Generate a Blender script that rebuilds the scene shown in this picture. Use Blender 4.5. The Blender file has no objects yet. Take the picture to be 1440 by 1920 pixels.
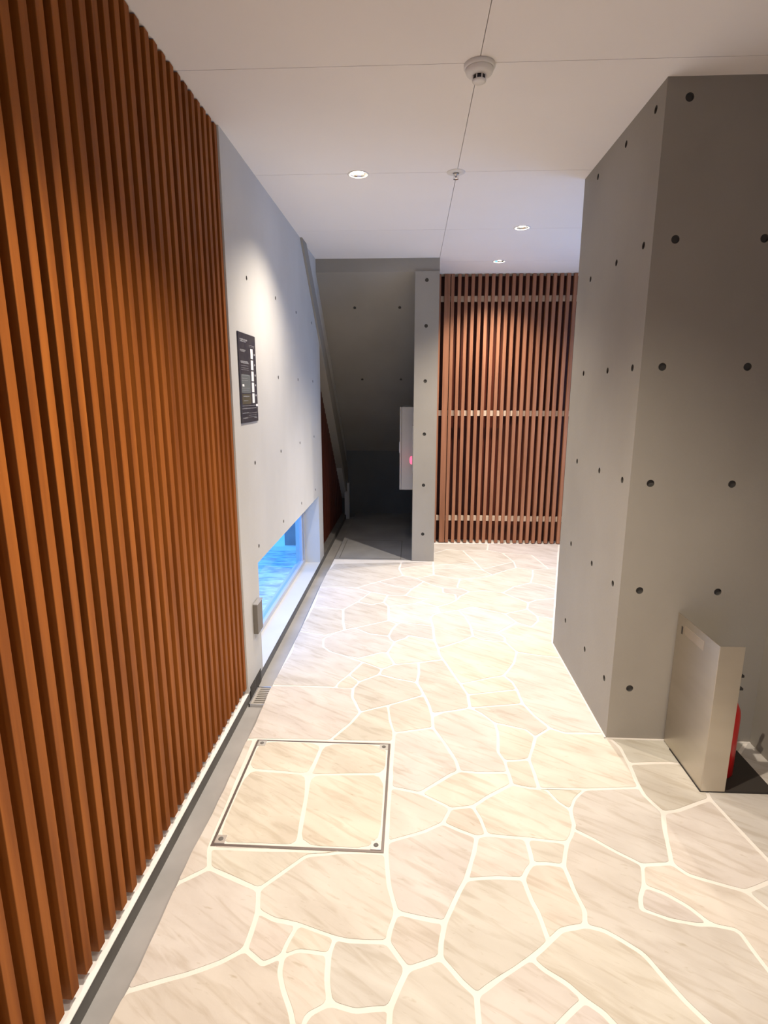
import bpy, bmesh, math, random
from mathutils import Vector, Matrix
C = bpy.context.scene.collection
scene = bpy.context.scene
random.seed(7)

# ------------------------------------------------------------------ camera
CEIL = 2.58
F_PX, YAW, PITCH, ROLL, H = 1050.8, 0.0491, 0.2097, 0.0017, 1.5
fwd = Vector((-math.sin(YAW)*math.cos(PITCH), math.cos(YAW)*math.cos(PITCH), -math.sin(PITCH)))
right = Vector((math.cos(YAW), math.sin(YAW), 0)); up = right.cross(fwd)
right, up = right*math.cos(ROLL)+up*math.sin(ROLL), -right*math.sin(ROLL)+up*math.cos(ROLL)
cam = bpy.data.cameras.new('camera'); camo = bpy.data.objects.new('camera', cam); C.objects.link(camo)
cam.sensor_fit = 'VERTICAL'; cam.sensor_height = 36; cam.lens = 36*F_PX/1920
cam.clip_start = 0.02
M = Matrix((right, up, -fwd)).transposed().to_4x4(); M.translation = (0, 0, H)
camo.matrix_world = M
scene.camera = camo

# ------------------------------------------------------------------ view, world, lights
scene.view_settings.view_transform = 'Standard'; scene.view_settings.look = 'None'
scene.view_settings.gamma = 1; scene.view_settings.exposure = 1.5
scene.view_settings.use_curve_mapping = False
w = bpy.data.worlds.new('dusk_sky'); scene.world = w; w.use_nodes = True
bg = w.node_tree.nodes['Background']
bg.inputs[0].default_value = (0.085, 0.37, 1.0, 1); bg.inputs[1].default_value = 1.15

WARM = (1.0, 0.87, 0.735)
DOWNLIGHTS = [(-0.286, 3.118, 42), (0.719, 4.099, 86), (0.714, 5.079, 50), (0.05, 1.30, 84), (0.72, 0.1, 30), (-0.286, -0.4, 14)]
# ------------------------------------------------------------------ materials
def mat(name, col, rough=0.6, metal=0.0, spec=0.5, emis=None, es=0):
    m = bpy.data.materials.new(name); m.use_nodes = True
    b = m.node_tree.nodes['Principled BSDF']
    b.inputs['Base Color'].default_value = (*col, 1); b.inputs['Roughness'].default_value = rough
    b.inputs['Metallic'].default_value = metal; b.inputs['Specular IOR Level'].default_value = spec
    if emis: b.inputs['Emission Color'].default_value = (*emis, 1); b.inputs['Emission Strength'].default_value = es
    return m
def noisy(name, c1, c2, scale=(4, 4, 4), rough=0.7, detail=6, bump=0.0, bscale=60, lo=0.35, hi=0.65, spec=0.4, metal=0, attr=None, dist=0.0, rot=0.0):
    m = mat(name, c1, rough, metal, spec); nt = m.node_tree; N = nt.nodes; L = nt.links; b = N['Principled BSDF']
    tc = N.new('ShaderNodeTexCoord'); mp = N.new('ShaderNodeMapping'); mp.inputs['Scale'].default_value = scale; mp.inputs['Rotation'].default_value = (0, 0, rot)
    L.new(tc.outputs['Object'], mp.inputs[0])
    nz = N.new('ShaderNodeTexNoise'); nz.inputs['Scale'].default_value = 1; nz.inputs['Detail'].default_value = detail
    nz.inputs['Distortion'].default_value = dist
    L.new(mp.outputs[0], nz.inputs['Vector'])
    r = N.new('ShaderNodeValToRGB'); r.color_ramp.elements[0].position = lo; r.color_ramp.elements[1].position = hi
    r.color_ramp.elements[0].color = (*c1, 1); r.color_ramp.elements[1].color = (*c2, 1)
    L.new(nz.outputs[0], r.inputs[0]); out = r.outputs[0]
    if attr:
        a = N.new('ShaderNodeVertexColor'); a.layer_name = attr
        mx = N.new('ShaderNodeMix'); mx.data_type = 'RGBA'; mx.blend_type = 'MULTIPLY'; mx.inputs[0].default_value = 1
        L.new(out, mx.inputs[6]); L.new(a.outputs[0], mx.inputs[7]); out = mx.outputs[2]
    L.new(out, b.inputs['Base Color'])
    if bump:
        n2 = N.new('ShaderNodeTexNoise'); n2.inputs['Scale'].default_value = bscale; n2.inputs['Detail'].default_value = 4
        L.new(tc.outputs['Object'], n2.inputs['Vector'])
        bp = N.new('ShaderNodeBump'); bp.inputs['Strength'].default_value = bump; bp.inputs['Distance'].default_value = 0.01
        L.new(n2.outputs[0], bp.inputs['Height']); L.new(bp.outputs[0], b.inputs['Normal'])
    return m
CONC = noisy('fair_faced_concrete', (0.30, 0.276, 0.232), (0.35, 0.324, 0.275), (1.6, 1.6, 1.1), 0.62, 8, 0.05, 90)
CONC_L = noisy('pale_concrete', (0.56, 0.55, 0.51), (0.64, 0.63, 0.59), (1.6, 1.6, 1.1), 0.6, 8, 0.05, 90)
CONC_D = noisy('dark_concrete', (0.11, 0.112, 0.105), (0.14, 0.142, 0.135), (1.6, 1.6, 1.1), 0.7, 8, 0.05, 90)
PLUG = mat('tie_hole_mortar', (0.075, 0.07, 0.06), 0.9)
CEILM = noisy('white_ceiling_board', (0.92, 0.885, 0.85), (0.94, 0.905, 0.87), (2, 2, 2), 0.8)
WOOD = noisy('oiled_red_wood', (0.22, 0.062, 0.009), (0.34, 0.105, 0.016), (30, 30, 1.6), 0.55, 6, 0.03, 120, spec=0.2)
WOODP = noisy('weathered_red_wood', (0.28, 0.115, 0.055), (0.38, 0.165, 0.085), (30, 30, 1.6), 0.5, 6)
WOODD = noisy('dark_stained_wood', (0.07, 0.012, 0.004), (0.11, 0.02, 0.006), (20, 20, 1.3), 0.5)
def stone_mat():
    m = mat('quartzite_paving', (.7, .65, .58), .55, 0, .4); nt = m.node_tree; N = nt.nodes; L = nt.links; b = N['Principled BSDF']
    tc = N.new('ShaderNodeTexCoord')
    def nz(scale, size, detail, dist, lo, hi, c1, c2, rot=-.55):
        mp = N.new('ShaderNodeMapping'); mp.vector_type = 'TEXTURE'; mp.inputs['Rotation'].default_value = (0, 0, rot)
        mp.inputs['Scale'].default_value = tuple(1/k for k in size); L.new(tc.outputs['Object'], mp.inputs[0])
        n = N.new('ShaderNodeTexNoise'); n.inputs['Scale'].default_value = scale; n.inputs['Detail'].default_value = detail; n.inputs['Distortion'].default_value = dist
        L.new(mp.outputs[0], n.inputs['Vector'])
        r = N.new('ShaderNodeValToRGB'); r.color_ramp.elements[0].position = lo; r.color_ramp.elements[1].position = hi
        r.color_ramp.elements[0].color = (*c1, 1); r.color_ramp.elements[1].color = (*c2, 1); L.new(n.outputs[0], r.inputs[0]); return r.outputs[0]
    def mul(a, c):
        mx = N.new('ShaderNodeMix'); mx.data_type = 'RGBA'; mx.blend_type = 'MULTIPLY'; mx.inputs[0].default_value = 1
        L.new(a, mx.inputs[6]); L.new(c, mx.inputs[7]); return mx.outputs[2]
    base = nz(1, (4, 9, 3), 6, .6, .3, .66, (.575, .525, .465), (.68, .64, .58))
    streak = nz(1, (5, 36, 9), 10, .9, .33, .50, (.86, .83, .79), (1, 1, 1))
    fleck = nz(1, (20, 70, 30), 7, .4, .22, .36, (.78, .74, .66), (1, 1, 1), -.35)
    va = N.new('ShaderNodeVertexColor'); va.layer_name = 'tint'
    L.new(mul(mul(mul(base, streak), fleck), va.outputs[0]), b.inputs['Base Color'])
    n2 = N.new('ShaderNodeTexNoise'); n2.inputs['Scale'].default_value = 45; n2.inputs['Detail'].default_value = 5
    L.new(tc.outputs['Object'], n2.inputs['Vector'])
    bp = N.new('ShaderNodeBump'); bp.inputs['Strength'].default_value = .1; bp.inputs['Distance'].default_value = .01
    L.new(n2.outputs[0], bp.inputs['Height']); L.new(bp.outputs[0], b.inputs['Normal'])
    return m
STONE = stone_mat()
GROUT = noisy('pale_grout', (0.73, 0.695, 0.635), (0.79, 0.755, 0.69), (8, 8, 8), 0.85, 5, 0.15, 120)
GUT = noisy('grey_gutter_mortar', (0.30, 0.295, 0.285), (0.36, 0.35, 0.34), (5, 5, 5), 0.7)
GUTD = noisy('dark_gutter_side', (0.13, 0.125, 0.115), (0.16, 0.155, 0.145), (9, 9, 9), 0.8)
WHITE = noisy('white_mortar_ledge', (0.80, 0.79, 0.75), (0.88, 0.87, 0.84), (9, 9, 9), 0.8)
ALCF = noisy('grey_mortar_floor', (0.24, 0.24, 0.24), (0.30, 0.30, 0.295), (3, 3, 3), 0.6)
STEEL = noisy('brushed_stainless', (0.60, 0.55, 0.47), (0.64, 0.59, 0.51), (2, 2, 12), 0.38, 3, spec=0.5, metal=1)
ALU = mat('satin_aluminium', (0.62, 0.62, 0.63), 0.35, 0.8)
FRAMEM = mat('pale_window_frame', (0.55, 0.57, 0.62), 0.4, 0.3)
CAB = mat('ivory_painted_steel', (0.40, 0.375, 0.34), 0.45)
BLACK = mat('black_plastic', (0.012, 0.012, 0.014), 0.4)
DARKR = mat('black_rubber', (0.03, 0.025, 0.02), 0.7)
RED = mat('red_enamel', (0.55, 0.008, 0.008), 0.3)
WPL = mat('white_plastic', (0.82, 0.80, 0.76), 0.45)
SIGNB = noisy('black_sign_panel', (0.03, 0.027, 0.04), (0.06, 0.056, 0.06), (40, 40, 40), 0.35)
TXT = mat('grey_sign_text', (0.36, 0.36, 0.37), 0.6)
TXTW = mat('white_sign_panel', (0.92, 0.90, 0.88), 0.6)
TXTO = mat('olive_sign_panel', (0.09, 0.075, 0.04), 0.6)
TXTG = mat('grey_sign_photo', (0.13, 0.14, 0.135), 0.6)
CHROME = mat('faceted_reflector', (0.85, 0.83, 0.8), 0.18, 1.0)
LAMP = mat('lamp_diffuser', (1, 1, 1), 0.5, emis=(1.0, 0.86, 0.68), es=14)
REDL = mat('red_lamp_lens', (0.8, 0.05, 0.1), 0.3, emis=(1.0, 0.07, 0.14), es=1.0)
PAVE = noisy('outdoor_paving', (0.45, 0.45, 0.45), (0.85, 0.85, 0.85), (9, 26, 9), 0.8, 8, 0.1, 60, 0.35, 0.6)
OUTP = noisy('outdoor_grey_panel', (0.22, 0.22, 0.23), (0.32, 0.32, 0.32), (6, 6, 6), 0.7)
OUTW = mat('outdoor_white_terrace', (0.92, 0.94, 0.9), 0.8)
def glass_mat():
    m = bpy.data.materials.new('window_glass'); m.use_nodes = True; nt = m.node_tree
    for n in list(nt.nodes): nt.nodes.remove(n)
    o = nt.nodes.new('ShaderNodeOutputMaterial'); t = nt.nodes.new('ShaderNodeBsdfTransparent'); g = nt.nodes.new('ShaderNodeBsdfGlossy')
    t.inputs[0].default_value = (0.93, 0.97, 1, 1); g.inputs['Roughness'].default_value = 0.02
    mx = nt.nodes.new('ShaderNodeMixShader'); mx.inputs[0].default_value = 0.05
    nt.links.new(t.outputs[0], mx.inputs[1]); nt.links.new(g.outputs[0], mx.inputs[2]); nt.links.new(mx.outputs[0], o.inputs[0])
    return m
GLASS = glass_mat()

# ------------------------------------------------------------------ helpers
def box(bm, x0, x1, y0, y1, z0, z1, bev=0, mi=0):
    t = bmesh.new(); bmesh.ops.create_cube(t, size=1)
    for v in t.verts: v.co = Vector((x0+(x1-x0)*(v.co.x+.5), y0+(y1-y0)*(v.co.y+.5), z0+(z1-z0)*(v.co.z+.5)))
    if bev: bmesh.ops.bevel(t, geom=t.edges[:], offset=bev, segments=2, affect='EDGES', profile=.5)
    merge(bm, t, mi)
def merge(bm, t, mi=0):
    mp = {}
    for v in t.verts: mp[v] = bm.verts.new(v.co)
    for f in t.faces:
        try:
            g = bm.faces.new([mp[v] for v in f.verts]); g.material_index = mi; g.smooth = f.smooth
        except ValueError: pass
    t.free()
def lathe(bm, prof, cx=0, cy=0, cz=0, n=40, mi=0, smooth=True, axis='z'):
    rings = []
    for r, z in prof:
        if r < 1e-6: rings.append([bm.verts.new(orient(0, 0, z, cx, cy, cz, axis))])
        else: rings.append([bm.verts.new(orient(r*math.cos(2*math.pi*i/n), r*math.sin(2*math.pi*i/n), z, cx, cy, cz, axis)) for i in range(n)])
    for a, b in zip(rings, rings[1:]):
        for i in range(n):
            j = (i+1) % n
            q = [a[i % len(a)], a[j % len(a)], b[j % len(b)], b[i % len(b)]]
            q = [v for k, v in enumerate(q) if v not in q[:k]]
            if len(q) > 2:
                try: f = bm.faces.new(q); f.material_index = mi; f.smooth = smooth
                except ValueError: pass
def orient(x, y, z, cx, cy, cz, axis):
    if axis == 'x': x, y, z = z, x, y
    if axis == 'y': x, y, z = x, z, y
    return (cx+x, cy+y, cz+z)
def prism(bm, poly, x0, x1, mi=0):
    """poly in (y, z), extruded along x"""
    a = [bm.verts.new((x0, y, z)) for y, z in poly]; b = [bm.verts.new((x1, y, z)) for y, z in poly]
    fs = [bm.faces.new(a), bm.faces.new(b[::-1])]
    n = len(poly)
    for i in range(n): fs.append(bm.faces.new((a[i], b[i], b[(i+1) % n], a[(i+1) % n])))
    for f in fs: f.material_index = mi
    bmesh.ops.recalc_face_normals(bm, faces=fs)
def obj(name, bm, mats, parent=None):
    if not isinstance(mats, (list, tuple)): mats = [mats]
    bmesh.ops.recalc_face_normals(bm, faces=bm.faces[:])
    me = bpy.data.meshes.new(name); bm.to_mesh(me); bm.free()
    for m in mats: me.materials.append(m)
    o = bpy.data.objects.new(name, me); C.objects.link(o)
    if parent: o.parent = parent; o.matrix_parent_inverse = Matrix.Translation(parent.location).inverted()
    return o
def struct(name, bm, mats, parent=None):
    o = obj(name, bm, mats, parent)
    if not parent: o['kind'] = 'structure'
    return o
def thing(name, label, cat, loc=(0, 0, 0), group=None):
    o = bpy.data.objects.new(name, None); C.objects.link(o); o.location = loc
    o.empty_display_size = 0.1
    o['label'] = label; o['category'] = cat
    if group: o['group'] = group
    return o
def tag(o, label, cat, group=None):
    o['label'] = label; o['category'] = cat
    if group: o['group'] = group
    return o
def cut(o, bm, mats=None):
    """carve real recesses out of a shell piece and keep only the result"""
    bmesh.ops.recalc_face_normals(bm, faces=bm.faces[:])
    me = bpy.data.meshes.new('cutter'); bm.to_mesh(me); bm.free()
    for m in o.data.materials: me.materials.append(m)
    c = bpy.data.objects.new('cutter', me); C.objects.link(c)
    md = o.modifiers.new('cut', 'BOOLEAN'); md.operation = 'DIFFERENCE'; md.object = c; md.solver = 'EXACT'
    dg = bpy.context.evaluated_depsgraph_get()
    nm = bpy.data.meshes.new_from_object(o.evaluated_get(dg))
    o.modifiers.clear(); old = o.data; o.data = nm; nm.name = old.name
    bpy.data.objects.remove(c); bpy.data.meshes.remove(old)
def cone_hole(bm, p, axis, r=0.015, depth=0.009):
    # centred cylinder piercing `depth` below the surface point p
    lathe(bm, [(0, -depth), (r*.85, -depth), (r, 0.0), (r, depth), (0, depth)], *p, n=18, mi=1, smooth=False, axis=axis)

# ------------------------------------------------------------------ floor: crazy paving
STONE_V = [(-0.716,0.992),(-0.715,1.051),(-0.712,1.112),(-0.707,1.168),(-0.714,1.436),(-0.715,1.561),(-0.706,1.736),(-0.707,1.989),(-0.709,2.179),(-0.704,2.298),(-0.714,2.618),(-0.697,3.02),(-0.703,3.288),(-0.694,3.856),(-0.709,4.167),(-0.703,4.588),(-0.68,4.789),(1.004,1.08),(1.482,1.757),(1.527,2.319),(0.886,2.286),(0.877,3.24),(1.505,5.582),(0.228,5.511),(0.207,4.92),(0.013,4.876),(-0.677,2.185),(-0.066,2.197),(-0.069,1.585),(-0.663,1.577),(-0.541,4.186),(-0.42,4.162),(-0.301,4.08),(-0.281,4.301),(-0.059,4.488),(-0.096,4.668),(-0.081,4.865),(0.054,4.756),(0.208,4.797),(0.197,4.516),(0.052,4.422),(0.41,4.424),(0.158,4.29),(0.256,4.204),(-0.257,4.321),(-0.117,4.222),(0.015,4.165),(-0.035,4.015),(0.112,4.346),(-0.17,4.02),(-0.336,3.987),(-0.383,3.869),(-0.471,3.714),(-0.447,3.517),(-0.418,3.365),(-0.695,3.755),(-0.191,3.869),(-0.273,3.814),(-0.153,3.794),(-0.14,3.534),(0.024,3.847),(0.065,3.962),(0.14,3.966),(0.073,3.894),(0.152,3.843),(0.195,3.802),(0.209,3.693),(0.278,3.861),(0.345,3.942),(0.376,4.025),(0.457,4.126),(0.255,4.091),(0.411,4.186),(0.345,4.059),(0.142,3.606),(0.166,3.656),(0.342,3.747),(0.45,3.816),(0.378,3.638),(0.401,3.489),(0.401,3.316),(0.152,3.457),(0.154,3.247),(-0.08,3.481),(-0.043,3.511),(0.001,3.495),(-0.113,3.39),(-0.131,3.287),(-0.115,3.233),(-0.36,3.4),(-0.252,3.314),(-0.531,3.279),(-0.478,3.317),(-0.535,3.226),(-0.517,3.112),(-0.469,3.055),(-0.374,3.003),(-0.702,3.33),(-0.294,2.979),(-0.161,3.062),(-0.13,3.054),(-0.091,3.207),(-0.069,3.229),(-0.024,3.264),(0.032,3.378),(0.032,3.378),(-0.003,3.306),(0.162,3.197),(0.173,3.129),(0.178,3.051),(0.196,2.987),(-0.082,2.913),(-0.282,2.943),(-0.15,2.854),(0.052,2.943),(-0.263,2.931),(-0.327,2.778),(-0.369,2.696),(-0.379,2.645),(-0.265,2.709),(-0.163,2.795),(-0.065,2.751),(0.041,2.718),(0.054,2.831),(0.06,2.658),(0.078,2.593),(-0.712,2.648),(-0.527,2.649),(-0.289,2.642),(-0.284,2.553),(-0.231,2.422),(-0.102,2.487),(-0.267,2.327),(-0.328,2.221),(-0.344,2.192),(-0.086,2.355),(-0.065,2.263),(0.113,2.312),(0.101,2.491),(0.113,2.402),(0.17,2.444),(0.109,2.427),(0.236,2.462),(0.299,2.487),(0.217,2.911),(0.271,2.717),(0.3,2.608),(0.314,3.233),(0.401,3.42),(0.562,3.377),(0.597,3.301),(0.588,3.247),(0.454,3.261),(0.635,3.108),(0.733,3.075),(0.878,3.047),(0.62,3.449),(0.715,3.551),(0.486,2.808),(0.511,2.817),(0.547,2.747),(0.557,2.672),(0.593,2.966),(0.562,2.538),(0.597,2.43),(0.647,2.336),(0.347,2.442),(0.399,2.365),(0.533,2.319),(0.565,2.264),(0.404,2.301),(0.399,2.25),(0.383,2.149),(0.402,2.091),(0.708,2.3),(0.886,2.305),(0.546,2.297),(0.538,2.188),(0.505,2.106),(0.442,2.093),(0.405,2.017),(0.407,1.947),(0.509,2.022),(0.509,1.927),(0.208,2.016),(0.244,2.013),(0.279,2.01),(0.159,2.2),(0.201,2.081),(-0.068,1.906),(0.047,1.878),(0.137,1.82),(0.158,1.802),(0.171,1.991),(0.241,1.818),(0.297,1.867),(0.476,1.929),(0.537,1.924),(0.565,1.858),(0.599,1.821),(0.127,1.731),(0.063,1.69),(-0.069,1.634),(0.182,1.7),(0.241,1.673),(0.262,1.76),(0.276,1.684),(0.343,1.678),(0.409,1.675),(0.546,1.662),(0.592,1.748),(0.571,1.699),(0.411,1.614),(0.409,1.569),(0.526,1.614),(0.509,1.565),(0.224,1.605),(0.196,1.521),(0.187,1.496),(0.143,1.41),(0.113,1.346),(0.099,1.287),(0.095,1.242),(0.288,1.509),(0.367,1.508),(0.388,1.545),(0.46,1.572),(0.516,1.48),(0.529,1.405),(0.378,1.427),(0.388,1.393),(0.397,1.319),(0.399,1.302),(0.443,1.34),(0.515,1.357),(0.338,1.253),(0.245,1.193),(0.183,1.149),(0.148,1.18),(0.181,1.114),(0.181,1.083),(0.176,1.038),(-0.055,1.462),(-0.029,1.371),(0.034,1.358),(-0.046,1.315),(-0.051,1.279),(0.005,1.206),(-0.038,1.106),(-0.039,1.072),(-0.039,1.027),(-0.16,1.277),(-0.2,1.284),(-0.309,1.318),(-0.382,1.33),(-0.438,1.356),(-0.635,1.499),(-0.455,1.427),(-0.439,1.284),(-0.442,1.237),(-0.492,1.201),(-0.575,1.162),(-0.369,1.521),(-0.331,1.563),(-0.214,1.583),(-0.328,1.26),(-0.334,1.225),(-0.382,1.198),(-0.21,1.237),(-0.205,1.168),(-0.189,1.11),(-0.294,1.244),(-0.124,1.095),(-0.241,1.08),(-0.253,1.017),(-0.333,1.182),(-0.314,1.138),(-0.283,1.087),(0.682,1.932),(0.9,1.953),(0.915,2.208),(0.912,2.099),(0.901,1.99),(0.9,1.914),(0.933,1.823),(1.074,2.112),(1.158,2.111),(1.16,1.994),(0.99,1.834),(1.142,1.903),(1.342,2.121),(1.159,1.785),(1.185,1.624),(1.195,1.55),(1.22,1.386),(0.9,1.73),(0.875,1.638),(0.862,1.592),(0.627,1.876),(0.582,1.724),(0.639,1.683),(0.7,1.629),(0.764,1.581),(0.894,1.549),(0.948,1.529),(0.994,1.513),(1.043,1.497),(1.074,1.437),(1.159,1.299),(1.131,1.533),(1.39,1.626),(0.737,1.502),(0.79,1.478),(0.841,1.435),(0.88,1.378),(0.709,1.459),(0.697,1.418),(0.768,1.388),(0.838,1.376),(0.948,1.365),(0.954,1.305),(0.962,1.253),(0.98,1.162),(0.965,1.078),(0.563,1.346),(0.6,1.321),(0.65,1.281),(0.676,1.223),(0.705,1.162),(0.738,1.112),(0.77,1.068),(0.367,1.222),(0.417,1.19),(0.452,1.152),(0.49,1.123),(0.533,1.056),(0.388,1.104),(0.318,1.045),(0.216,5.168),(0.358,5.312),(0.507,5.281),(0.592,4.885),(0.626,4.676),(0.693,4.544),(0.449,4.844),(0.201,4.684),(0.429,4.728),(0.602,4.48),(0.371,4.223),(0.837,4.688),(0.926,4.756),(1.059,4.7),(1.203,4.748),(1.276,4.728),(1.024,4.532),(0.971,4.361),(1.051,4.325),(1.137,4.212),(0.82,4.26),(0.71,4.115),(0.58,4.158),(0.778,4.024),(0.864,3.914),(0.952,3.987),(1.085,4.016),(0.832,3.794),(0.874,3.665),(0.981,3.631),(0.659,3.693),(0.799,3.483),(0.865,3.587),(0.635,3.448),(0.577,3.396),(0.88,5.205),(1.144,5.164),(0.938,4.938),(0.623,4.694),(0.747,5.314),(0.787,5.542),(1.194,1.556),(0.204,4.796)]
STONE_F = [(67,65,66,76,77,368,365,362,361,359,360,70,69,68),(67,68,73,71,43,42,48,46,47,61,62,63,64,65),(68,69,70,72,43,71,73),(99,98,96,112,115,113,111,100),(99,100,101,88,87,90,89,54,92,93,94,95,96,98),(100,111,114,110,109,108,107,82,106,103,102,101),(159,158,145,146,161,160),(159,160,161,163,164,165,174,175,155,154,153,162),(159,162,153,151,152,80,147,108,109,110,144,145,158),(8,7,6,5,4,256,29,26),(8,26,134,133,132,130,129,128,118,127,126,10,9),(251,246,245,243,242,28,264,263,262,257,255,254,253,252),(251,252,268,269,270,272,248,247,246),(252,253,265,266,271,268),(101,102,103,106,82,81,85,84,83,86,87,88),(132,133,134,27,136,135,131,130),(134,26,29,264,28,202,189,27),(255,258,259,267,266,265,253,254),(255,257,256,4,3,2,261,260,259,258),(173,180,181,196,183,182,178,179),(173,179,178,177,169,176,168,167,170,171,172),(173,172,171,170,167,166,143,142,140,139,137,187,188,184,185,186,180),(14,13,55,52,51,50,32,31,30),(14,30,31,33,44,34,35,36,16,15),(302,311,312,313,314,319,320,321,322,323,17,308,307,306,305,304,303,297),(302,297,296,295,284,283,279,278,298,199,210,299,300,301),(302,301,300,299,211,209,214,215,227,228,234,324,325,326,327,328,329,330,323,322,321,320,319,314,318,317,316,315,311),(311,315,316,317,318,314,313,312),(74,81,82,107,108,147,80,148,79,78,76,66,75),(74,75,66,65,64,63,60,58,59,83,84,85,81),(122,124,125,138,141,140,142,143,146,145,144,110,114,123),(122,123,114,111,113,120,121),(122,121,120,119,128,129,130,131,125,124),(166,167,168,176,169,165,164,163,143),(259,260,261,2,1,0,250,249,248,272,270,273,274,277,276,275,266,267),(350,349,343,347,41,348,72,70,360,359,358,355,354,351),(350,351,352,374,373,375),(350,375,376,342,343,349),(351,354,355,356,357,353,352),(291,292,379,310,18,19,290,287,289),(291,289,288,284,295,296,297,303,304,305,306,309,379,292),(169,177,178,182,183,278,279,282,281,280,20,175,174,165),(352,353,22,378,377,373,374),(232,235,331,332,333,334,335,330,329,328,327,326,325,324,234,233),(232,233,234,228,227,215,226,213,225,224,229,230,231),(232,231,230,229,224,223,218,219,220,221,222,238,237,236,235),(184,193,190,191,192,194,195,181,180,186,185),(184,188,187,137,136,27,189,190,193),(224,225,213,212,208,207,206,204,216,217,218,223),(77,76,78,79,148,149,372,156,157,368),(368,157,369,370,366,365),(54,89,59,58,56,57,51,52,53),(54,53,52,55,97,91,92),(92,91,97,12,11,126,127,118,117,116,115,112,96,95,94,93),(266,275,276,277,274,273,270,269,268,271),(373,377,340,341,376,375),(206,207,208,209,211,299,210,199,198,197,183,196,181,195,194,205),(206,205,194,192,200,203,204),(287,290,19,20,280,281,285,286),(287,286,285,281,282,279,283,284,288,289),(47,46,45,44,33,31,32,49),(47,49,56,58,60,63,62,61),(358,359,361,362,363,364,357,356,355),(208,212,213,226,215,214,209),(239,240,241,337,336,333,332,331,235,236,237),(239,237,238,222,247,248,249,250,241,240),(199,298,278,183,197,198),(333,336,337,335,334),(146,143,163,161),(32,50,51,57,56,49),(365,366,367,364,363,362),(366,370,369,157,371,372,149,150,151,153,154,155,21,367),(306,307,308,294,293,379,309),(339,338,24,380,38,344,341,340),(339,340,377,378,23,338),(87,86,83,59,89,90),(43,72,348,41,39,40,48,42),(120,113,115,116,119),(38,380,345,346,342,376,341,344),(220,219,218,217,216,204,203,200,201,202,28,242,243,244),(220,244,243,245,246,247,222,221),(131,135,136,137,139,141,138,125),(342,346,345,39,41,347,343),(35,34,40,39,345,380,37),(35,37,380,24,25,36),(116,117,118,128,119),(371,157,156,372),(190,189,202,201,200,192,191),(293,294,310,379),(149,148,80,152,151,150),(29,256,257,262,263,264),(44,45,46,48,40,34)]
def poly_area(P): return sum(P[i][0]*P[(i+1) % len(P)][1]-P[(i+1) % len(P)][0]*P[i][1] for i in range(len(P)))/2
def inset(P, d):
    n = len(P); out = []
    def off(a, b): return -.0015 if (a[0] < -.69 and b[0] < -.69 and abs(a[0]-b[0]) < .06 and .8 < a[1] < 4.95) and not (a[0] > -.70 and b[0] > -.70) else d
    for i in range(n):
        a, b, c = Vector(P[i-1]), Vector(P[i]), Vector(P[(i+1) % n])
        e1 = (b-a); e2 = (c-b)
        if e1.length < 1e-6 or e2.length < 1e-6: out.append(b); continue
        d1, d2 = off(a, b), off(b, c)
        e1.normalize(); e2.normalize()
        n1 = Vector((-e1.y, e1.x)); n2 = Vector((-e2.y, e2.x)); det = n1.x*n2.y-n1.y*n2.x
        if abs(det) > .25:
            q = Vector(((d1*n2.y-d2*n1.y)/det, (n1.x*d2-n2.x*d1)/det))
            if q.length > 2.2*d: q = q.normalized()*2.2*d
            out.append(b+q)
        else:
            m = n1+n2
            m = m.normalized() if m.length > .2 else n1
            out.append(b+m*(d1+d2)/2)
    return out
def soften(P, it=2):
    for _ in range(it):
        Q = []
        for i in range(len(P)):
            a, b = P[i], P[(i+1) % len(P)]
            Q += [a.lerp(b, .16), a.lerp(b, .84)]
        P = Q
    return P
bm = bmesh.new()
tints = []
hatch_c = Vector((-0.37, 1.885))
rs = random.Random(11)
bm2 = bmesh.new()
for f in STONE_F:
    P = [STONE_V[i] for i in f]
    c = Vector((sum(p[0] for p in P)/len(P), sum(p[1] for p in P)/len(P)))
    if poly_area(P) > .3 and (c-hatch_c).length < .1: continue
    d = rs.uniform(.0062, .0085)
    if poly_area(P) < .01: d = .004
    # jitter long edges so the split stone looks hand broken
    J = []
    for i in range(len(P)):
        a, b = Vector(P[i]), Vector(P[(i+1) % len(P)]); J.append(a); n = int((b-a).length/.07)
        h = hash((round(a.x+b.x, 3), round(a.y+b.y, 3)))
        for k in range(1, n+1):
            q = a.lerp(b, k/(n+1)); nn = Vector((-(b-a).y, (b-a).x)).normalized()
            J.append(q+nn*rs.uniform(-.0018, .0018))
    Q = soften(inset(J, d), 2)
    if poly_area([tuple(q) for q in Q]) < .0005: continue
    t = rs.uniform(.93, 1.0); tint = (t*rs.uniform(.985, 1.01), t, t*rs.uniform(.975, 1.015))
    vt = [bm.verts.new((q.x, q.y, 0.0015)) for q in Q]
    vb = [bm.verts.new((q.x, q.y, -0.003)) for q in Q]
    try:
        fs = [bm.faces.new(vt)]
    except ValueError: continue
    for i in range(len(Q)):
        j = (i+1) % len(Q); fs.append(bm.faces.new((vt[i], vb[i], vb[j], vt[j])))
    for g in fs: tints.append(tint)
nst = len(tints)
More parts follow.
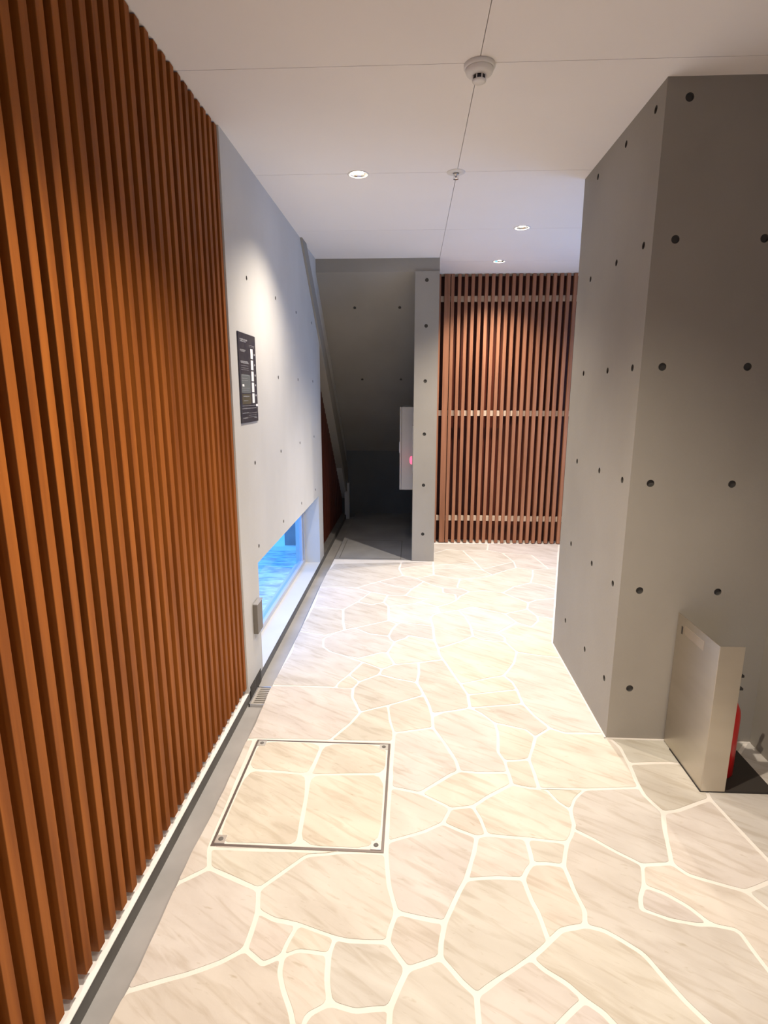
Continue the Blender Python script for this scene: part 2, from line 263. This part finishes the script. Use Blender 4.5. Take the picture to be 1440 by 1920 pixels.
# stones beyond the photographed edge of the paving: the same paving carried on behind the camera and behind the right wall
def fill_grid(x0, x1, y0, y1, s, left=None):
    nx, ny = max(1, round((x1-x0)/s)), max(1, round((y1-y0)/s)); g = {}
    for i in range(nx+1):
        for j in range(ny+1):
            jx = 0 if i in (0, nx) else rs.uniform(-.28, .28)*s; jy = 0 if j in (0, ny) else rs.uniform(-.28, .28)*s
            yy = y0+(y1-y0)*j/ny+jy; xl = left(yy) if left else x0
            g[i, j] = (xl+(x1-xl)*i/nx+jx, yy)
    for i in range(nx):
        for j in range(ny):
            Q = soften([Vector(q) for q in inset([g[i, j], g[i+1, j], g[i+1, j+1], g[i, j+1]], .006)], 2)
            t = rs.uniform(.93, 1.0)
            vt = [bm.verts.new((q.x, q.y, 0.0015)) for q in Q]; bm.faces.new(vt); tints.append((t, t, t*.98))
fill_grid(-.717, 1.49, -2.0, .865, .34)
fill_grid(.95, 1.49, .87, 1.737, .3, left=lambda y: 1.004+(y-1.08)*(1.482-1.004)/(1.757-1.08))
fill_grid(1.56, 3.2, 3.3, 5.5, .34)
cl = bm.loops.layers.color.new('tint')
bm.faces.ensure_lookup_table()
for i, g in enumerate(bm.faces):
    for l in g.loops: l[cl] = (*tints[i], 1)
ng0 = len(bm.faces)
# grout bed with its broken edge over the gutter
edge = sorted([p for p in STONE_V if p[0] < -.70 and .86 < p[1] < 4.9], key=lambda p: p[1])
edge = [(-.717, -2.0)] + [e for e in edge if e[0] < -.69] + [(-.70, 4.93)]
outl = edge + [(.0126, 4.93), (.0126, 6.0), (3.2, 6.0), (3.2, 3.2345), (1.6, 3.2345), (1.6, -2.0)]
outl = outl[::-1]
vt = [bm.verts.new((x, y, 0.0)) for x, y in outl]; vb = [bm.verts.new((x, y, -.07)) for x, y in outl]
fs = [bm.faces.new(vt), bm.faces.new(vb[::-1])]
for i in range(len(outl)):
    j = (i+1) % len(outl); fs.append(bm.faces.new((vt[i], vb[i], vb[j], vt[j])))
for g in fs:
    g.material_index = 1
    for l in g.loops: l[cl] = (1, 1, 1, 1)
floor = struct('floor', bm, [STONE, GROUT])

bm = bmesh.new(); box(bm, -.70, .0126, 4.932, 6.97, -.07, 0)
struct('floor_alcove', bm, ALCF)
bm2.free()

# gutter along the left wall
bm = bmesh.new()
box(bm, -.815, -.70, -2.0, 6.97, -.10, -.055); struct('trim_1', bm, GUT)
bm = bmesh.new(); box(bm, -.872, -.815, -2.0, 6.97, -.10, -.0005); struct('baseboard_left', bm, GUTD)
bm = bmesh.new(); box(bm, -.95, -.812, -2.0, 2.556, -.0, .003); struct('trim_2', bm, WHITE)

# ------------------------------------------------------------------ left wall
bm = bmesh.new(); box(bm, -1.03, -.813, 2.556, 5.04, 0, CEIL)
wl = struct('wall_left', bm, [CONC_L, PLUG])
bc = bmesh.new(); box(bc, -1.2, -.70, 2.835, 4.82, -.1, .61, mi=0); cut(wl, bc)
bc = bmesh.new()
for z in (2.045, 1.59, 1.142, .694):
    for y in (2.87, 3.46, 4.06, 4.66): cone_hole(bc, (-.813, y, z), 'x', r=.011, depth=.007)
cut(wl, bc)
bm = bmesh.new(); box(bm, -1.03, -.834, 2.835, 4.82, -.06, 0.0); box(bm, -.834, -.813, 2.835, 4.82, -.0, .0004); struct('trim_3', bm, CONC_L)
# far part of the left wall, above the sloping band
def soff(y): return 2.475-.8243*(y-4.93)
bm = bmesh.new(); prism(bm, [(5.04, 1.93), (5.04, 2.475), (6.97, 2.475), (6.97, .19)], -1.03, -.813); struct('wall_left_alcove', bm, CONC_L)
# sloping concrete band running down the wall
bm = bmesh.new()
prism(bm, [(4.27, 2.58), (4.44, 2.58), (6.97, .56), (6.97, .20)], -.88, -.797); struct('trim_4', bm, [CONC])
bm = bmesh.new(); box(bm, -.83, -.775, 6.86, 6.95, -.06, .40); struct('trim_5', bm, CONC_L)
# timber cladding in the recess below the band
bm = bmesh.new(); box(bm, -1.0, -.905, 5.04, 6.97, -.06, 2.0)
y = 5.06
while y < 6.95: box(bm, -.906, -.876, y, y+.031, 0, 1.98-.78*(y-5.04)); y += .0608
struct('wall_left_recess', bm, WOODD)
bm = bmesh.new(); box(bm, -.90, -.834, 5.04, 6.97, -.06, -.0); struct('trim_6', bm, GUTD)

# slatted timber screen, near left
sc = thing('slatted_timber_screen', 'tall screen of red-brown vertical timber slats covering the whole near left wall', 'screen', (-.84, .9, .03), )
bm = bmesh.new()
for k in range(-46, 24):
    y = 1.124+.0608*k
    box(bm, -.860, -.82, y, y+.030, .032, CEIL-.004, .0015)
obj('slats', bm, WOOD, sc)
bm = bmesh.new(); box(bm, -.878, -.861, -1.9, 2.555, .045, CEIL-.002); obj('backing_board', bm, mat('dark_backing_board', (.035, .02, .014), .3), sc)
bm = bmesh.new(); box(bm, -1.03, -.88, -2.0, 2.556, -.1, CEIL); struct('wall_left_near', bm, WHITE)

# window: frame + pane
bm = bmesh.new()
for a in ((2.835, 4.82, 0, .035), (2.835, 4.82, .575, .61), (2.835, 2.865, .035, .575), (4.785, 4.82, .035, .575)): box(bm, -.99, -.945, a[0], a[1], a[2], a[3], .002)
box(bm, -.985, -.955, 4.745, 4.775, .035, .575, .002)
wf = struct('window_1', bm, FRAMEM)
bm = bmesh.new(); box(bm, -.972, -.967, 2.866, 4.744, .036, .574); p = obj('pane', bm, GLASS, wf); p['label'] = 'clear glass pane'
# outside the window
bm = bmesh.new(); box(bm, -9, -1.03, -1.0, 5.37, -.2, -.05); struct('ground_outside', bm, PAVE)
bm = bmesh.new(); box(bm, -9, -1.03, 5.37, 12, -.2, -.012); struct('terrace_outside', bm, OUTW)
bm = bmesh.new(); box(bm, -1.27, -1.03, 5.42, 5.55, -.012, 2.4); struct('wall_outside', bm, OUTP)

# ------------------------------------------------------------------ right wall (concrete block) and its return
ZS = (.245, .693, 1.146, 1.599, 2.053, 2.515)
bm = bmesh.new(); box(bm, .8775, 2.2, 2.273, 3.2345, 0, CEIL)
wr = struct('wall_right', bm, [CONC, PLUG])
bc = bmesh.new()
for z in ZS:
    for x in (.9585, 1.2765): cone_hole(bc, (x, 2.273, z), 'y')
    for y in (2.358, 2.650, 3.012): cone_hole(bc, (.8775, y, z), 'x', r=.0135)
cut(wr, bc)
bm = bmesh.new(); box(bm, 1.497, 1.7, -2.0, 2.273, 0, CEIL); struct('wall_right_near', bm, [CONC])
# pale mortar fillet at the foot of the concrete
bm = bmesh.new()
box(bm, .869, .8775, 2.268, 3.2345, 0, .004); box(bm, .869, 1.497, 2.264, 2.273, 0, .004); struct('baseboard_right', bm, GROUT)

# ------------------------------------------------------------------ far end
bm = bmesh.new(); box(bm, .0126, .2125, 4.908, 6.0, 0, 2.475)
wc = struct('wall_partition', bm, [CONC, PLUG])
bc = bmesh.new()
for z in (.255, .70, 1.149, 1.597, 2.046, 2.406): cone_hole(bc, (.108, 4.908, z), 'y')
cut(wc, bc)
bm = bmesh.new(); box(bm, .0126, .2125, 6.0, 6.97, 0, 2.475); struct('wall_partition_back', bm, CONC)
bm = bmesh.new(); prism(bm, [(4.93, CEIL+.05), (4.93, 2.475), (6.97, soff(6.97)), (7.1, soff(6.97)), (7.1, CEIL+.05)], -.813, .2125)
so = struct('ceiling_sloping', bm, [CONC, PLUG])
bc = bmesh.new()
for y, zz in ((5.22, 0), (5.95, 0)):
    for x in (-.52, -.12):
        lathe(bc, [(0, -.02), (.0125, -.02), (.0125, .02), (0, .02)], x, y, soff(y)+.012, n=18, mi=1, smooth=False)
cut(so, bc)
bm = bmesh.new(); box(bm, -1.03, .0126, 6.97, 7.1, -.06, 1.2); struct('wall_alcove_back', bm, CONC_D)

# slatted screen, far right
ss = thing('slatted_timber_partition', 'floor-to-ceiling partition of slim red-brown timber slats with three crossbars at the far end', 'screen', (.9, 5.6, 0))
bm = bmesh.new()
for k in range(22):
    x = .225+.0625*k
    if x > 1.585: break
    wdt = .055 if k == 1 else .031
    box(bm, x, x+wdt, 5.56, 5.60, .008, CEIL-.003, .001)
obj('slats', bm, WOODP, ss)
for z in (2.365, 1.305, .252):
    bm = bmesh.new(); box(bm, .2126, 1.6, 5.603, 5.625, z-.026, z+.026, .001); o = obj('crossbar', bm, noisy('pale_crossbar_wood', (.68, .55, .43), (.78, .65, .52), (20, 3, 3), .5), ss)
    o['label'] = 'paler horizontal crossbar'
bm = bmesh.new(); box(bm, .2126, 3.2, 5.70, 5.8, .0, CEIL); struct('wall_back', bm, WOODD)

# walls behind the viewer and at the end of the side passage, each with its opening to the dusk outside
bm = bmesh.new()
for a in ((-1.03, -.5, 0, CEIL), (.4, 1.7, 0, CEIL), (-.5, .4, 1.1, CEIL)): box(bm, a[0], a[1], -2.1, -2.0, a[2]-.1, a[3])
struct('wall_behind', bm, CONC_L)
bm = bmesh.new()
for a in ((3.2345, 3.4, 0, CEIL), (5.2, 6.0, 0, CEIL), (3.4, 5.2, 0, .5), (3.4, 5.2, 2.25, CEIL)): box(bm, 2.3, 2.4, a[0], a[1], a[2]-.1, a[3])
box(bm, 2.2, 3.3, 3.13, 3.2345, -.1, CEIL)
struct('wall_passage_end', bm, CONC_L)
# ------------------------------------------------------------------ ceiling of boards with open joints
bm = bmesh.new()
xs = [-1.03, .21, 1.5, 3.3]; ys = [-2.0, -.70, .255, 1.21, 2.160, 3.108, 4.12, 5.07, 6.0]
for i in range(len(xs)-1):
    for j in range(len(ys)-1):
        y1 = ys[j+1]
        if i == 0 and ys[j] > 5: continue
        if i == 0 and y1 > 4.93: y1 = 4.93
        g = .0012
        box(bm, xs[i]+g, xs[i+1]-g, ys[j]+g, y1-g, CEIL, CEIL+.0125)
box(bm, -1.03, 3.3, -2.0, 6.0, CEIL+.013, CEIL+.08)
ce = struct('ceiling', bm, [CEILM, GUTD])
bc = bmesh.new()
for x, y, e in DOWNLIGHTS: lathe(bc, [(0, -.02), (.047, -.02), (.047, .07), (0, .07)], x, y, CEIL, n=40, smooth=False)
cut(ce, bc)
bm = bmesh.new(); box(bm, -1.03, 3.3, -2.0, 6.0, CEIL+.085, CEIL+.2); struct('ceiling_slab', bm, CONC)

# downlights
LBL = ['recessed ceiling downlight nearest the left concrete wall', 'recessed ceiling downlight second from the far slatted partition, right of the long ceiling joint',
       'small recessed ceiling downlight closest to the far slatted partition', 'recessed ceiling downlight overhead just in front of the stone-filled floor hatch',
       'recessed ceiling downlight behind the viewer on the right', 'recessed ceiling downlight behind the viewer on the left']
for i, (x, y, e) in enumerate(DOWNLIGHTS):
    t = thing('recessed_downlight', LBL[i], 'ceiling light', (x, y, CEIL), 'recessed downlights in the ceiling')
    bm = bmesh.new(); lathe(bm, [(.0455, .03), (.0455, 0), (.0455, -.002), (.051, -.0035), (.0545, -.0015), (.0545, 0)], x, y, CEIL, 48); obj('trim_ring', bm, WPL, t)
    bm = bmesh.new()
    lathe(bm, [(.0455, .001), (.041, .014), (.033, .034), (.026, .05)], x, y, CEIL, 14, smooth=False); obj('reflector', bm, CHROME, t)
    bm = bmesh.new(); lathe(bm, [(0, .006), (.012, .007), (.024, .011), (.032, .020), (.032, .03), (0, .03)], x, y, CEIL, 32); obj('lamp', bm, LAMP, t)
    ld = bpy.data.lights.new('downlight_beam', 'SPOT'); ld.energy = e; ld.color = WARM; ld.spot_size = math.radians(122); ld.spot_blend = .9; ld.shadow_soft_size = .024
    lo = bpy.data.objects.new('downlight_beam', ld); C.objects.link(lo); lo.location = (x, y, CEIL-.004)

# smoke detector
t = thing('smoke_detector', 'round white smoke detector with black sensing slots on the ceiling', 'smoke detector', (.213, 2.172, CEIL))
bm = bmesh.new(); lathe(bm, [(r*.87, z*.95) for r, z in [(0, 0), (.060, 0), (.060, -.010), (.057, -.014), (0, -.014)]], .213, 2.172, CEIL, 56); obj('base', bm, WPL, t)
bm = bmesh.new(); lathe(bm, [(r*.87, z*.95) for r, z in [(0, -.012), (.054, -.012), (.054, -.020), (.050, -.028), (.036, -.034), (.0255, -.036), (0, -.036)]], .213, 2.172, CEIL, 56); obj('body', bm, WPL, t)
bm = bmesh.new(); lathe(bm, [(r*.87, z*.95) for r, z in [(0, -.035), (.0255, -.035), (.0255, -.050), (0, -.050)]], .213, 2.172, CEIL, 40)
o = obj('sensing_slot', bm, BLACK, t); o['label'] = 'black ring of sensing slots'
bm = bmesh.new(); lathe(bm, [(r*.87, z*.95) for r, z in [(0, -.049), (.0275, -.049), (.0265, -.053), (.019, -.056), (0, -.057)]], .213, 2.172, CEIL, 40)
for k in range(8):
    a = k*math.pi/4+.3; x, y = .213+.0225*math.cos(a), 2.172+.0225*math.sin(a); box(bm, x-.0016, x+.0016, y-.0016, y+.0016, CEIL-.047, CEIL-.034)
obj('cap', bm, WPL, t)
# sprinkler
t = thing('sprinkler_head', 'tiny ceiling sprinkler with a white cover ring between two ceiling joints', 'sprinkler', (.205, 3.112, CEIL))
bm = bmesh.new(); lathe(bm, [(.012, 0), (.046, 0), (.045, -.002), (.02, -.006), (.014, -.004)], .205, 3.112, CEIL, 48); obj('cover_ring', bm, WPL, t)
bm = bmesh.new(); lathe(bm, [(0, .004), (.009, .004), (.009, -.012), (.006, -.013), (.006, -.02), (0, -.02)], .205, 3.112, CEIL, 20)
box(bm, .193, .197, 3.110, 3.114, CEIL-.03, CEIL-.008); box(bm, .213, .217, 3.110, 3.114, CEIL-.03, CEIL-.008)
lathe(bm, [(0, -.03), (.014, -.03), (.013, -.032), (0, -.032)], .205, 3.112, CEIL, 20); obj('nozzle', bm, CHROME, t)

# ------------------------------------------------------------------ information sign
t = thing('information_sign', 'black vertical information sign with a column of white panels on the left concrete wall', 'sign', (-.813, 2.806, 1.35))
Y0, Y1, Z0, Z1 = 2.661, 2.951, 1.355, 1.778; XS = -.8075
bm = bmesh.new(); box(bm, -.813, XS, Y0, Y1, Z0, Z1, .0012); obj('panel', bm, SIGNB, t)
def patch(bm, u0, u1, v0, v1, th=.0006): box(bm, XS, XS+th, Y0+(Y1-Y0)*u0, Y0+(Y1-Y0)*u1, Z1-(Z1-Z0)*v1, Z1-(Z1-Z0)*v0)
bm = bmesh.new()
bm.free()
for a in ((.67, .81, .156, .270), (.67, .81, .285, .397), (.67, .81, .412, .527), (.67, .81, .541, .653), (.67, .81, .668, .780), (.88, 1.0, .795, .822), (.12, .22, .565, .59)):
    bm = bmesh.new(); patch(bm, *a); obj('white_panel', bm, TXTW, t)
bm = bmesh.new(); patch(bm, .07, .60, .455, .665, .0003); obj('grey_panel', bm, TXTG, t)
bm = bmesh.new(); patch(bm, .08, .60, .675, .79, .0003); obj('olive_panel', bm, TXTO, t)
bm = bmesh.new(); r2 = random.Random(3)
def streak(u0, u1, v, h=.012):
    u = u0
    while u < u1:
        wd = r2.uniform(.012, .03); patch(bm, u, min(u1, u+wd), v-h/2*r2.uniform(.6, 1), v+h/2*r2.uniform(.6, 1), .0009); u += wd+r2.uniform(.008, .02)
for a in ((.08, .5, .075, .022), (.1, .42, .095, .014), (.08, .38, .19, .018), (.1, .32, .205, .01), (.08, .5, .315, .02), (.1, .55, .33, .014), (.1, .5, .36, .007), (.1, .5, .385, .007), (.1, .5, .405, .007),
          (.12, .5, .465, .010), (.1, .45, .50, .006), (.1, .45, .525, .006), (.1, .5, .61, .006), (.1, .5, .635, .006), (.15, .5, .70, .016), (.15, .4, .75, .008),
          (.07, .85, .807, .008), (.06, .9, .838, .010), (.06, .4, .888, .010), (.45, .9, .895, .006), (.08, .35, .945, .012), (.4, .9, .92, .005), (.4, .9, .94, .005), (.75, .9, .955, .012),
          (.60, .9, .12, .006), (.60, .9, .135, .006)): streak(*a)
for v in (.205, .325, .445, .56, .68): patch(bm, .87, .93, v, v+.022, .0009)
lt = obj('lettering', bm, TXT, t); lt['kind'] = 'stuff'

# small metal cover box low on the left wall
t = thing('metal_cover_box', 'small stainless cover box low on the left wall beside the floor-level window', 'box', (-.813, 2.74, .26))
bm = bmesh.new(); box(bm, -.813, -.789, 2.70, 2.795, .262, .425, .002); obj('body', bm, mat('shaded_cover_metal', (.20, .18, .15), .5, .3), t)  # body colour darkened to carry the shade on its near side
bm = bmesh.new(); box(bm, -.81, -.786, 2.697, 2.798, .424, .430, .001); obj('lid', bm, ALU, t)
# dark ribbed strip over the darker patch at the gutter end
t = thing('dark_gutter_strip', 'small dark ribbed strip on the gutter side above the floor drain grate', 'strip', (-.83, 2.7, -.06))
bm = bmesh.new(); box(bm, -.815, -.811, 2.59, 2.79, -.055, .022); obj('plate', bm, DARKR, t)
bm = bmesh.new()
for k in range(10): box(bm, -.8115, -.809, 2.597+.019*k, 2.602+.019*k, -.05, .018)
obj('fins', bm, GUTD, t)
# drain grate
t = thing('drain_grate', 'small slotted steel drain grate in the gutter beside the paving', 'grate', (-.76, 2.62, -.06))
bm = bmesh.new()
for a in ((-.808, -.702, 2.53, 2.538), (-.808, -.702, 2.702, 2.71), (-.808, -.802, 2.53, 2.71), (-.708, -.702, 2.53, 2.71)): box(bm, a[0], a[1], a[2], a[3], -.056, -.042)
obj('frame', bm, ALU, t)
bm = bmesh.new()
for k in range(9): box(bm, -.79, -.708, 2.543+.0182*k, 2.5525+.0182*k, -.052, -.045)
box(bm, -.802, -.79, 2.538, 2.702, -.052, -.045)
obj('bars', bm, CAB, t)
bm = bmesh.new(); box(bm, -.802, -.708, 2.538, 2.702, -.0555, -.0535); obj('sump', bm, BLACK, t)

# ------------------------------------------------------------------ floor hatch
ALC = [(-.66, -.085, 4.965, 4.972), (-.66, -.085, 5.613, 5.620), (-.66, -.653, 4.972, 5.613), (-.092, -.085, 4.972, 5.613)]
t = thing('floor_hatch', 'flush grey mortar-filled access hatch in the dark alcove floor', 'hatch', (-.37, 5.29, 0))
bm = bmesh.new()
for a in ALC: box(bm, a[0], a[1], a[2], a[3], .0002, .0012)
obj('frame', bm, GUTD, t)
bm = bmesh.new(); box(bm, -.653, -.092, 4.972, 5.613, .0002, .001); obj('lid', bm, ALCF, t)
t = thing('floor_hatch', 'square stone-filled floor access hatch with a thin metal rim and four corner lugs', 'hatch', (-.37, 1.885, 0))
HX0, HX1, HY0, HY1 = -.664, -.077, 1.587, 2.180
bm = bmesh.new(); e = .0095
for a in ((HX0, HX1, HY0, HY0+e), (HX0, HX1, HY1-e, HY1), (HX0, HX0+e, HY0+e, HY1-e), (HX1-e, HX1, HY0+e, HY1-e)): box(bm, a[0], a[1], a[2], a[3], 0, .0022)
obj('frame', bm, mat('dull_bronze_rim', (.20, .17, .155), .4, .6), t)
bm = bmesh.new(); box(bm, HX0+e, HX1-e, HY0+e, HY1-e, -.0, .0030, .001)
obj('grout_bed', bm, GROUT, t)
bm = bmesh.new(); tt = []
def hs(P):
    Q = soften([Vector(q) for q in P], 2); v = [bm.verts.new((q.x, q.y, .0042)) for q in Q]; vb = [bm.verts.new((q.x, q.y, .0025)) for q in Q]
    bm.faces.new(v); k = rs.uniform(.96, 1.0); n = 1
    for i in range(len(Q)): bm.faces.new((v[i], vb[i], vb[(i+1) % len(Q)], v[(i+1) % len(Q)])); n += 1
    tt.extend([(k, k, k*.97)]*n)
hs([(-.648, 1.986), (-.52, 1.978), (-.405, 1.968), (-.392, 2.03), (-.378, 2.164), (-.648, 2.164)])
hs([(-.380, 1.985), (-.385, 1.965), (-.25, 1.975), (-.093, 1.985), (-.093, 2.164), (-.362, 2.164)])
hs([(-.648, 1.603), (-.50, 1.605), (-.375, 1.605), (-.385, 1.72), (-.39, 1.84), (-.41, 1.956), (-.52, 1.962), (-.648, 1.97)])
hs([(-.373, 1.80), (-.362, 1.603), (-.093, 1.603), (-.093, 1.97), (-.25, 1.962), (-.385, 1.953)])
cl = bm.loops.layers.color.new('tint'); bm.faces.ensure_lookup_table()
for i, g in enumerate(bm.faces):
    for l in g.loops: l[cl] = (*tt[i], 1)
obj('stone_inlay', bm, STONE, t)
for sx, x in ((1, HX0+e), (-1, HX1-e)):
    for sy, y in ((1, HY0+e), (-1, HY1-e)):
        bm = bmesh.new(); x1, y1 = x+sx*.036, y+sy*.036
        box(bm, min(x, x1), max(x, x1), min(y, y1), max(y, y1), .003, .0052, .0006)
        o = obj('corner_lug', bm, mat('corner_lug_metal', (.62, .60, .55), .35, .5), t)
        bm = bmesh.new(); lathe(bm, [(0, .0045), (.0085, .0045), (.0085, .0062), (.004, .0066), (0, .0060)], (x+x1)/2, (y+y1)/2, 0, 20); obj('bolt', bm, GUTD, o)

# ------------------------------------------------------------------ extinguisher stand and extinguisher
t = thing('extinguisher_stand', 'brushed stainless steel folded extinguisher stand against the right concrete wall', 'stand', (1.25, 2.09, 0))
BX = 1.124; SY0, SY1 = 1.943, 2.262; th = .003
bm = bmesh.new()
gy = [SY0, 2.213, 2.227, SY1]; gz = [.006, .526, .560, .603]
def gv(x, y, z, c={}):
    k = (id(bm), x, y, z)
    if k not in c: c[k] = bm.verts.new((x, y, z))
    return c[k]
for a in range(3):
    for b in range(3):
        if a == 1 and b == 1: continue
        for x in (BX, BX+th): bm.faces.new([gv(x, gy[a], gz[b]), gv(x, gy[a+1], gz[b]), gv(x, gy[a+1], gz[b+1]), gv(x, gy[a], gz[b+1])])
for p, q in (((0, 0), (3, 0)), ((3, 0), (3, 3)), ((3, 3), (0, 3)), ((0, 3), (0, 0))):
    n = 3; st = ((q[0]-p[0])//3, (q[1]-p[1])//3)
    for k in range(3):
        u = (p[0]+st[0]*k, p[1]+st[1]*k); v = (u[0]+st[0], u[1]+st[1])
        bm.faces.new([gv(BX, gy[u[0]], gz[u[1]]), gv(BX, gy[v[0]], gz[v[1]]), gv(BX+th, gy[v[0]], gz[v[1]]), gv(BX+th, gy[u[0]], gz[u[1]])])
for u, v in (((1, 1), (2, 1)), ((2, 1), (2, 2)), ((2, 2), (1, 2)), ((1, 2), (1, 1))):
    bm.faces.new([gv(BX, gy[u[0]], gz[u[1]]), gv(BX, gy[v[0]], gz[v[1]]), gv(BX+th, gy[v[0]], gz[v[1]]), gv(BX+th, gy[u[0]], gz[u[1]])])
spo = obj('side_panel', bm, STEEL, t)
bm = bmesh.new(); box(bm, BX+th, BX+th+.002, 2.205, 2.235, .518, .568); obj('slot_shade', bm, BLACK, spo)  # black sheet added to paint the shade inside the slot
bm = bmesh.new(); box(bm, BX-.0012, BX, 2.045, 2.195, .535, .572, .0004); o = obj('name_plate', bm, mat('worn_sticker', (.56, .49, .40), .5, .9), t); o['label'] = 'faint worn label plate'
bm = bmesh.new(); box(bm, BX, BX+.090, SY0-.003, SY0, .006, .603, .0008); obj('front_panel', bm, STEEL, t)
bm = bmesh.new(); box(bm, BX-.003, 1.405, SY0-.004, 2.205, .0016, .006, .001)
box(bm, BX+.09, 1.405, SY0-.004, SY0-.001, .006, .012); obj('base_tray', bm, DARKR, t)
e = thing('fire_extinguisher', 'small red fire extinguisher with black handle half hidden in the steel stand', 'fire extinguisher', (1.243, 2.075, .006))
EX, EY = 1.243, 2.075
bm = bmesh.new(); lathe(bm, [(0, .006), (.060, .006), (.064, .012), (.064, .26), (.061, .285), (.048, .315), (.03, .332), (.018, .338), (.018, .35), (0, .35)], EX, EY, 0, 48); obj('cylinder', bm, RED, e)
bm = bmesh.new(); lathe(bm, [(0, .348), (.02, .348), (.021, .375), (.014, .385), (0, .386)], EX, EY, 0, 24)
box(bm, EX-.01, EX+.064, EY-.009, EY+.009, .362, .372, .002)
lathe(bm, [(.0, -.0), (.0, .0)], EX, EY, .36, 4)
obj('valve', bm, BLACK, e)
bm = bmesh.new()
for q in ((0, .392, .02), (.022, .405, .024), (.044, .416, .022)): box(bm, EX-.004+q[0], EX-.004+q[0]+q[2], EY-.008, EY+.008, q[1], q[1]+.01, .002)
obj('lever', bm, BLACK, e)
bm = bmesh.new()
pts = [Vector((EX-.02, EY, .358)), Vector((EX-.06, EY-.005, .35)), Vector((EX-.078, EY-.01, .31)), Vector((EX-.077, EY-.012, .2)), Vector((EX-.075, EY-.012, .1))]
prev = None
for i, p in enumerate(pts):
    ring = [bm.verts.new((p.x+.008*math.cos(a*math.pi/5), p.y+.008*math.sin(a*math.pi/5)*1.0, p.z+(.008*-math.cos(a*math.pi/5) if i < 2 else 0))) for a in range(10)]
    if prev:
        for k in range(10): bm.faces.new((prev[k], prev[(k+1) % 10], ring[(k+1) % 10], ring[k]))
    prev = ring
obj('hose', bm, BLACK, e)

# ------------------------------------------------------------------ alcove cabinet and red lamp
t = thing('wall_cabinet', 'pale metal cabinet on the side of the far concrete pillar in the dark alcove', 'cabinet', (-.05, 5.3, 1.0))
bm = bmesh.new(); box(bm, -.092, .0126, 5.10, 5.62, .626, 1.376, .002); obj('body', bm, CAB, t)
bm = bmesh.new(); box(bm, -.109, -.094, 5.10, 5.62, .626, 1.376, .002); d = obj('door', bm, CAB, t)
bm = bmesh.new(); box(bm, -.115, -.109, 5.14, 5.16, .96, 1.06, .002); obj('handle', bm, ALU, d)
t = thing('red_indicator_lamp', 'small glowing red indicator lamp on the left edge of the far concrete pillar', 'lamp', (.0126, 5.0, .9))
bm = bmesh.new(); box(bm, .004, .0126, 4.93, 5.06, .80, 1.22, .002); obj('plate', bm, CAB, t)
bm = bmesh.new(); lathe(bm, [(0, -.022), (.02, -.02), (.034, -.012), (.038, 0), (0, 0)], .004, 4.99, .912, 32, axis='x'); obj('lens', bm, REDL, t)
